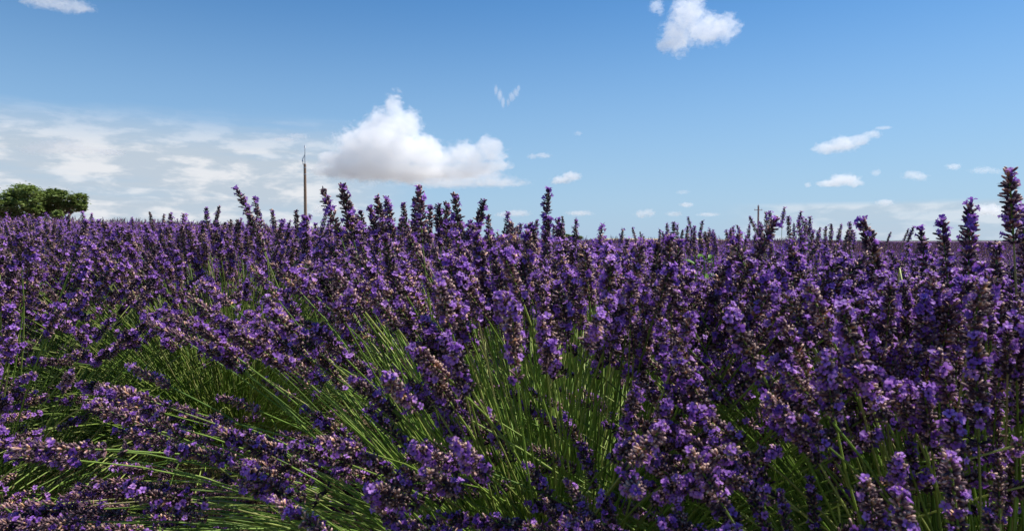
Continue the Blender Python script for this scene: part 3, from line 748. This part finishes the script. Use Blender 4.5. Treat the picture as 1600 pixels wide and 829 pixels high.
CL = [
 (2600, [(617, 170, 15, 24), (606, 198, 32, 30), (638, 200, 22, 26), (600, 232, 66, 36), (580, 208, 22, 26), (560, 232, 36, 28), (535, 252, 34, 16), (655, 238, 42, 28), (575, 262, 74, 20), (640, 268, 62, 18), (520, 268, 30, 9)], 'largest white cumulus cloud, a tall pointed tower right of the wooden pole', 1.0, .22, .45),
 (2700, [(690, 250, 34, 14), (730, 243, 36, 20), (765, 235, 26, 20), (770, 258, 32, 8), (710, 268, 50, 12), (740, 262, 44, 12)], 'broad white cloud joined to the right foot of the tall cloud tower', .8, .25, .5),
 (2900, [(700, 284, 64, 9), (775, 286, 48, 7), (660, 276, 46, 11), (740, 276, 50, 10)], 'flat thin cloud sheet under the large cumulus', .5, .3, .6),
 (1600, [(1072, 28, 26, 30), (1060, 55, 26, 26), (1100, 48, 30, 22), (1130, 45, 22, 20), (1040, 70, 14, 12)], 'ragged bright white cloud at the top of the sky, right of centre', .6, .3, .55),
 (1600, [(1025, 10, 10, 10), (1032, 18, 6, 6)], 'tiny cloud scrap at the top edge left of the ragged bright cloud', .35, .35, .6),
 (1900, [(1290, 232, 20, 9), (1318, 225, 24, 12), (1340, 220, 16, 9), (1362, 210, 14, 6), (1380, 200, 12, 3)], 'elongated white cloud with a thin tail rising to the right', .7, .28, .55),
 (2600, [(1300, 286, 20, 6), (1318, 281, 22, 9), (1334, 286, 14, 6)], 'small flat based cumulus right below the cloud with the rising tail', .9, .25, .5),
 (1800, [(775, 141, 3, 8), (781, 149, 4, 9), (786, 160, 3, 9)], 'left half of the faint pair of wisps above the cloud tower', .3, .4, .65),
 (1800, [(810, 138, 3, 5), (806, 145, 5, 6), (800, 151, 5, 7), (794, 160, 3, 6)], 'right half of the faint pair of wisps above the cloud tower', .34, .4, .65),
 (2700, [(878, 281, 16, 6), (893, 276, 14, 8), (868, 284, 8, 4)], 'small bright cumulus right of the large cloud, above the tall centre spike', .9, .25, .5),
 (2700, [(832, 244, 8, 4), (848, 243, 12, 4)], 'tiny flat cloud just right of the large cloud', .5, .3, .55),
 (2600, [(1424, 273, 14, 6), (1438, 276, 11, 6)], 'small round cloud left of the cloud by the tallest spike', .5, .3, .55),
 (2600, [(1491, 260, 10, 5)], 'very small oval cloud left of the tallest spike', .55, .28, .55),
 (1600, [(70, 2, 34, 8), (105, 7, 30, 9), (130, 14, 16, 5)], 'white cloud cut by the top left corner', .5, .3, .58),
 (3000, [(788, 335, 14, 4), (808, 333, 20, 5)], 'low flat cloud left of the tall centre spike', .5, .3, .55),
 (3000, [(905, 333, 20, 4)], 'low flat cloud right of the tall centre spike', .5, .3, .55),
 (3000, [(1004, 334, 11, 6), (1014, 332, 9, 6)], 'left one of the low clouds above the wheat strip', .6, .28, .55),
 (3000, [(1072, 320, 11, 4)], 'upper one of the low clouds above the wheat strip', .7, .28, .55),
 (3000, [(1054, 334, 12, 4)], 'middle one of the low clouds above the wheat strip', .5, .28, .55),
 (3000, [(1106, 335, 17, 3)], 'right, longest and flattest of the low clouds above the wheat strip', .35, .28, .55),
 (3000, [(1067, 300, 10, 3.5)], 'faint small cloud highest above the wheat strip', .25, .28, .55),
 (2600, [(1545, 327, 20, 9), (1560, 332, 14, 6), (1530, 333, 12, 5)], 'bright low cloud between the two tall spikes at the right', .8, .25, .5),
 (2600, [(1385, 316, 13, 5)], 'small bright cloud above the leaning skyline spike on the right', .7, .25, .5),
 (2600, [(1535, 266, 17, 5), (1555, 268, 10, 4)], 'faint flat cloud touching the tallest spike', .25, .3, .58),
 (2800, [(520, 322, 22, 10), (545, 326, 16, 8), (500, 330, 12, 6)], 'bright low cloud just above the lavender, right of the wooden pole', .8, .25, .5),
 (2600, [(1262, 289, 4.5, 4)], 'speck of cloud left of the small flat based cumulus', .5, .28, .55),
 (2600, [(1368, 270, 6.5, 5)], 'speck of cloud right above the small flat based cumulus', .4, .28, .55),
 (2600, [(903, 209, 7, 3.5)], 'faint speck of cloud high above the small bright cumulus', .25, .3, .55),
 (2800, [(95, 226, 36, 10), (60, 232, 30, 9), (120, 233, 30, 7)], 'long cloud with a low peak topping the pale bank at the left', .3, .25, .55),
 (2800, [(168, 237, 22, 5), (185, 240, 12, 3)], 'small smooth cloud right of the peaked cloud at the left', .4, .25, .55),
 (2800, [(465, 212, 16, 4), (445, 218, 22, 3)], 'little streak of cloud beside the tip of the wooden pole', .3, .28, .55),
]
for i, c in enumerate(CL):
    cloud(c[0], c[1], c[2], c[3], c[4], c[5], seed=i + 40)

# ------------------------------------------------------------------ trees, hedges
M_BARK = leafy('bark', [(0, (.10, .075, .05)), (1, (.20, .15, .10))], rough=.9, trans=0, obj_var=.1)
M_CROWN = leafy('crown_leaves', [(0, (.06, .09, .016)), (.5, (.17, .24, .05)), (1, (.31, .37, .09))], rough=.6, trans=.3, obj_var=.1)
def limb(g, p, q, r0, r1, tone=.5):
    m = (p + q) / 2 + Vector((rnd.gauss(0, .05), rnd.gauss(0, .05), .06)) * (q - p).length
    g.add(*stalk_geo(p, m, q, r0, r1, 4, 7, tone, 0))
def tree(u, Y, lobes, label, leaf=.3, dens=1.0, trunk_h=3.0, name='tree', cat='tree', z0=None, trunk_r=.35):
    """lobes: (u, v, ru, rv) ellipses of the crown in photograph pixels, given their own depth"""
    k = Y / F
    bx = (u - 800) * k; gz = ground(bx, Y) if z0 is None else z0
    root = bpy.data.objects.new(name, None); COL.objects.link(root); root.location = (bx, Y, gz)
    tag(root, label, cat, None)
    rg = random.Random(int(u * 7 + Y)); B = Vector((bx, Y, gz))
    g = Geo(); tg = Geo()
    top = Vector((0, 0, trunk_h)); limb(tg, Vector((0, 0, -.3)), top, trunk_r, trunk_r * .7)
    for lu, lv, ru, rv in lobes:
        c = ray(lu, lv, Y) - B; rx, rz = ru * k, rv * k; ry = (rx + rz) / 2 * 1.1
        c.y += rg.uniform(-.5, .5) * rx
        limb(tg, top, c, trunk_r * .5, trunk_r * .12)
        for _ in range(5):
            e = c + Vector((rg.uniform(-.8, .8) * rx, rg.uniform(-.8, .8) * ry, rg.uniform(-.2, .8) * rz)); limb(tg, c - Vector((0, 0, rz * .4)), e, trunk_r * .14, trunk_r * .03)
        ncl = int(70 * dens * max(1, rx * rz / 4))
        for _ in range(ncl):
            d = Vector((rg.gauss(0, 1), rg.gauss(0, 1), rg.gauss(0, 1))).normalized()
            rr = rg.uniform(.55, 1.0)
            cc_ = c + Vector((d.x * rx * rr, d.y * ry * rr, d.z * rz * rr)); cr = rg.uniform(.35, .75) * min(rx, rz) * .38
            base = rg.random() * .5
            for _ in range(22):
                q = cc_ + Vector((rg.gauss(0, cr), rg.gauss(0, cr), rg.gauss(0, cr * .55)))
                M = np.array(Matrix.Rotation(rg.uniform(0, 6.3), 3, 'Z') @ Matrix.Rotation(rg.uniform(-1.1, 1.1), 3, 'X'), np.float32)
                s = leaf * rg.uniform(.6, 1.3)
                g.add(np.array([(-s, 0, 0), (0, -s * .5, s * .1), (s, 0, 0), (0, s * .5, s * .1)], np.float32) @ M.T + np.array(q, np.float32), [(0, 1, 2), (0, 2, 3)], 0, [(min(1, base + rg.random() * .5), .5, 0)] * 4)
    obj('trunk', tg.mesh('trunk', [M_BARK]), root)
    obj('crown', g.mesh('crown', [M_CROWN]), root, kind=None)
    return root
tree(20, 118, [(32, 300, 20, 13), (8, 312, 18, 14), (52, 306, 16, 16), (30, 322, 34, 12), (-25, 318, 26, 20), (5, 332, 24, 10), (55, 326, 14, 8), (-10, 338, 30, 9), (30, 338, 30, 8)],
     'taller green broadleaf tree cut by the left edge, dense rounded crown above the lavender', leaf=.26, trunk_h=3)
tree(88, 122, [(82, 303, 14, 9), (70, 318, 20, 15), (64, 306, 9, 8), (60, 330, 22, 9), (100, 310, 18, 12), (120, 313, 12, 11), (78, 322, 20, 8), (128, 324, 7, 7), (106, 322, 14, 7), (88, 328, 22, 6)],
     'spreading green tree with a flat crown, right of the tree at the left edge', leaf=.26, trunk_h=3)
tree(92, 110, [(92, 336, 7, 8)], 'small dark bush under the crown of the spreading tree', leaf=.2, trunk_h=.5, name='bush', cat='bush', trunk_r=.1)
for i, (u, v, w, lab) in enumerate([(885, 369, 8, 'left one of two dark shrubs on the horizon left of the wheat strip'), (899, 370, 9, 'right one of two dark shrubs on the horizon left of the wheat strip')]):
    tree(u, 300, [(u, v, w, 4), (u + w * .7, v + 1, w * .6, 3)], lab, leaf=.3, trunk_h=.8, name='shrub', cat='shrub', z0=-.2, trunk_r=.12)

# ------------------------------------------------------------------ poles
def metal_wood():
    m = new_mat('weathered_wood'); t = m.node_tree; L = t.links
    o = N(t, 'ShaderNodeOutputMaterial'); b = N(t, 'ShaderNodeBsdfPrincipled', inp={'Roughness': 0.85})
    tcn = N(t, 'ShaderNodeTexCoord'); mp = N(t, 'ShaderNodeMapping', inp={'Scale': (14, 14, .8)}); L.new(tcn.outputs['Object'], mp.inputs[0])
    n = N(t, 'ShaderNodeTexNoise', inp={'Scale': 1.5, 'Detail': 6}); L.new(mp.outputs[0], n.inputs['Vector'])
    mx = N(t, 'ShaderNodeMix', data_type='RGBA', inp={6: (.24, .14, .08, 1), 7: (.46, .29, .18, 1)}); L.new(n.outputs[0], mx.inputs[0])
    L.new(mx.outputs[2], b.inputs['Base Color']); L.new(b.outputs[0], o.inputs[0]); return m
M_POLE = metal_wood()
def plain(name, c, rough=.5, metal=0):
    m = new_mat(name); t = m.node_tree
    o = N(t, 'ShaderNodeOutputMaterial'); b = N(t, 'ShaderNodeBsdfPrincipled', inp={'Base Color': (*c, 1), 'Roughness': rough, 'Metallic': metal})
    n = N(t, 'ShaderNodeTexNoise', inp={'Scale': 30}); bp = N(t, 'ShaderNodeBump', inp={'Strength': .1}); t.links.new(n.outputs[0], bp.inputs['Height']); t.links.new(bp.outputs[0], b.inputs['Normal'])
    t.links.new(b.outputs[0], o.inputs[0]); return m
M_STEEL = plain('galvanised_steel', (.62, .60, .56), .45, .6); M_GLASS = plain('porcelain', (.75, .76, .76), .2)
def tube(g, p, q, r0, r1=None, sides=10, mat=0):
    p, q = Vector(p), Vector(q); g.add(*stalk_geo(p, (p + q) / 2, q, r0, r1 or r0, 3, sides, .5, mat))
def insulator(parent, p):
    g = Geo(); p = Vector(p)
    tube(g, p, p + Vector((0, 0, .14)), .02, .02, 6)
    o = obj('insulator', None, parent) if False else None
    g2 = Geo()
    for z, r in ((.10, .09), (.18, .075), (.26, .055)):
        tube(g2, p + Vector((0, 0, z)), p + Vector((0, 0, z + .07)), r, r * .55, 8)
    g2.add(*g.merged()[:2], 0, g.merged()[3])
    return obj('insulator', g2.mesh('insulator', [M_GLASS]), parent)
def pole(u, vtop, Y, r, label, kind):
    top = ray(u, vtop, Y); x = top.x; gz = ground(x, Y); H = top.z - gz
    root = bpy.data.objects.new('utility_pole', None); COL.objects.link(root); root.location = (x, Y, gz)
    tag(root, label, 'pole', None)
    if kind == 'big':
        H2 = H - 1.6
        g = Geo(); tube(g, (0, 0, -.5), (0, 0, H2), r, r * .72, 14); obj('post', g.mesh('post', [M_POLE]), root)
        g = Geo(); tube(g, (0, 0, H2 - .35), (0, 0, H2 - .28), r * .82, r * .82, 14); tube(g, (0, 0, H2 - .9), (0, 0, H2 - .83), r * .82, r * .82, 14)
        obj('steel_band', g.mesh('steel_band', [M_STEEL]), root)
        g = Geo(); tube(g, (0, -.0, H2 - .3), (.02, 0, H - .35), .045, .03, 8)
        tube(g, (-.16, 0, H2 - .05), (-.18, 0, H2 + .4), .03, .03, 8); tube(g, (-.18, 0, H2 + .4), (.02, 0, H2 + .8), .03, .03, 8); tube(g, (-.17, 0, H2 + .0), (.02, 0, H2 - .1), .03, .03, 8)
        obj('bracket', g.mesh('bracket', [M_STEEL]), root)
        for q in ((.02, 0, H - .36), (-.18, 0, H2 + .1)): insulator(root, q)
    else:
        g = Geo(); tube(g, (0, 0, -.5), (0, 0, H), r, r * .7, 12); obj('post', g.mesh('post', [M_POLE]), root)
        g = Geo(); tube(g, (-.9, 0, H - 1.0), (.9, 0, H - 1.0), .07, .07, 6); obj('crossarm', g.mesh('crossarm', [M_POLE]), root)
        for q in ((-.8, 0, H - .95), (.8, 0, H - .95), (0, 0, H)): insulator(root, q)
    return root, Vector((x, Y, gz)), H
pole(476, 226, 56, .145, 'tall brown wooden pole with a metal fitting on top, standing in the lavender', 'big')
pr, pb, pH = pole(1185, 321, 150, .24, 'thin far wooden pole with a small crossarm near the right skyline spikes', 'thin')

# ------------------------------------------------------------------ green weed and dry grass
root = bpy.data.objects.new('weed', None); COL.objects.link(root)
wp = ray(1100, 398, 1.42); gz = ground(wp.x, wp.y); root.location = (wp.x, wp.y, gz)
tag(root, 'bright green leafy weed growing up between the lavender plants', 'weed')
g = Geo(); hgt = wp.z - gz
for k in range(3):
    g.add(*stalk_geo(Vector((0, 0, 0)), Vector((.01 * k, 0, hgt * .5)), Vector((-.02 + .02 * k, 0, hgt)), r0=.0022, r1=.0014, seg=6, tone=.5))
obj('stem', g.mesh('weed_stem'), root)
M_WEED = leafy('weed_leaf', [(0, (.10, .22, .04)), (1, (.26, .42, .10))], rough=.5, trans=.4, obj_var=.15)
g = Geo()
v = [(0, 0, 0), (.005, .008, .002), (.006, .018, .002), (0, .028, -.003), (-.006, .018, .002), (-.005, .008, .002), (0, .014, -.001)]
g.add(v, [(0, 1, 6), (1, 2, 6), (2, 3, 6), (3, 4, 6), (4, 5, 6), (5, 0, 6)], 0, [(.5, .5, 0)] * 7)
wl_ = g.mesh('leaf', [M_WEED]); rw = random.Random(3)
for k in range(34):
    q = rw.uniform(.72, 1.02); M = Matrix.Translation((rw.gauss(0, .012), rw.gauss(0, .012), hgt * q)) @ Matrix.Rotation(rw.uniform(0, 6.3), 4, 'Z') @ Matrix.Rotation(rw.uniform(-.2, .9), 4, 'X') @ Matrix.Scale(rw.uniform(.6, 1.1), 4)
    obj('leaf', wl_, root, M)
g = Geo(); rw = random.Random(9); MM = [M_STRAW, M_LEAF]
for _ in range(9000):
    y_ = .25 + 2.2 * rw.random() ** 1.3; x_ = rw.uniform(-.95, .95) * (y_ + .25)
    d = Vector((rw.gauss(0, .45), rw.gauss(0, .45), rw.uniform(.3, 1))); mt = 1 if rw.random() < .55 else 0
    blade(g, (x_, y_, ground(x_, y_) - .01), d, rw.uniform(.06, .24), rw.uniform(.001, .002), rw.random(), mat=mt, droop=.35, seg=2)
o = obj('grass', g.mesh('grass', MM)); tag(o, 'short green and straw coloured grass under the lavender', None, kind='stuff')
print('stats', stats, 'objects', len(bpy.data.objects))
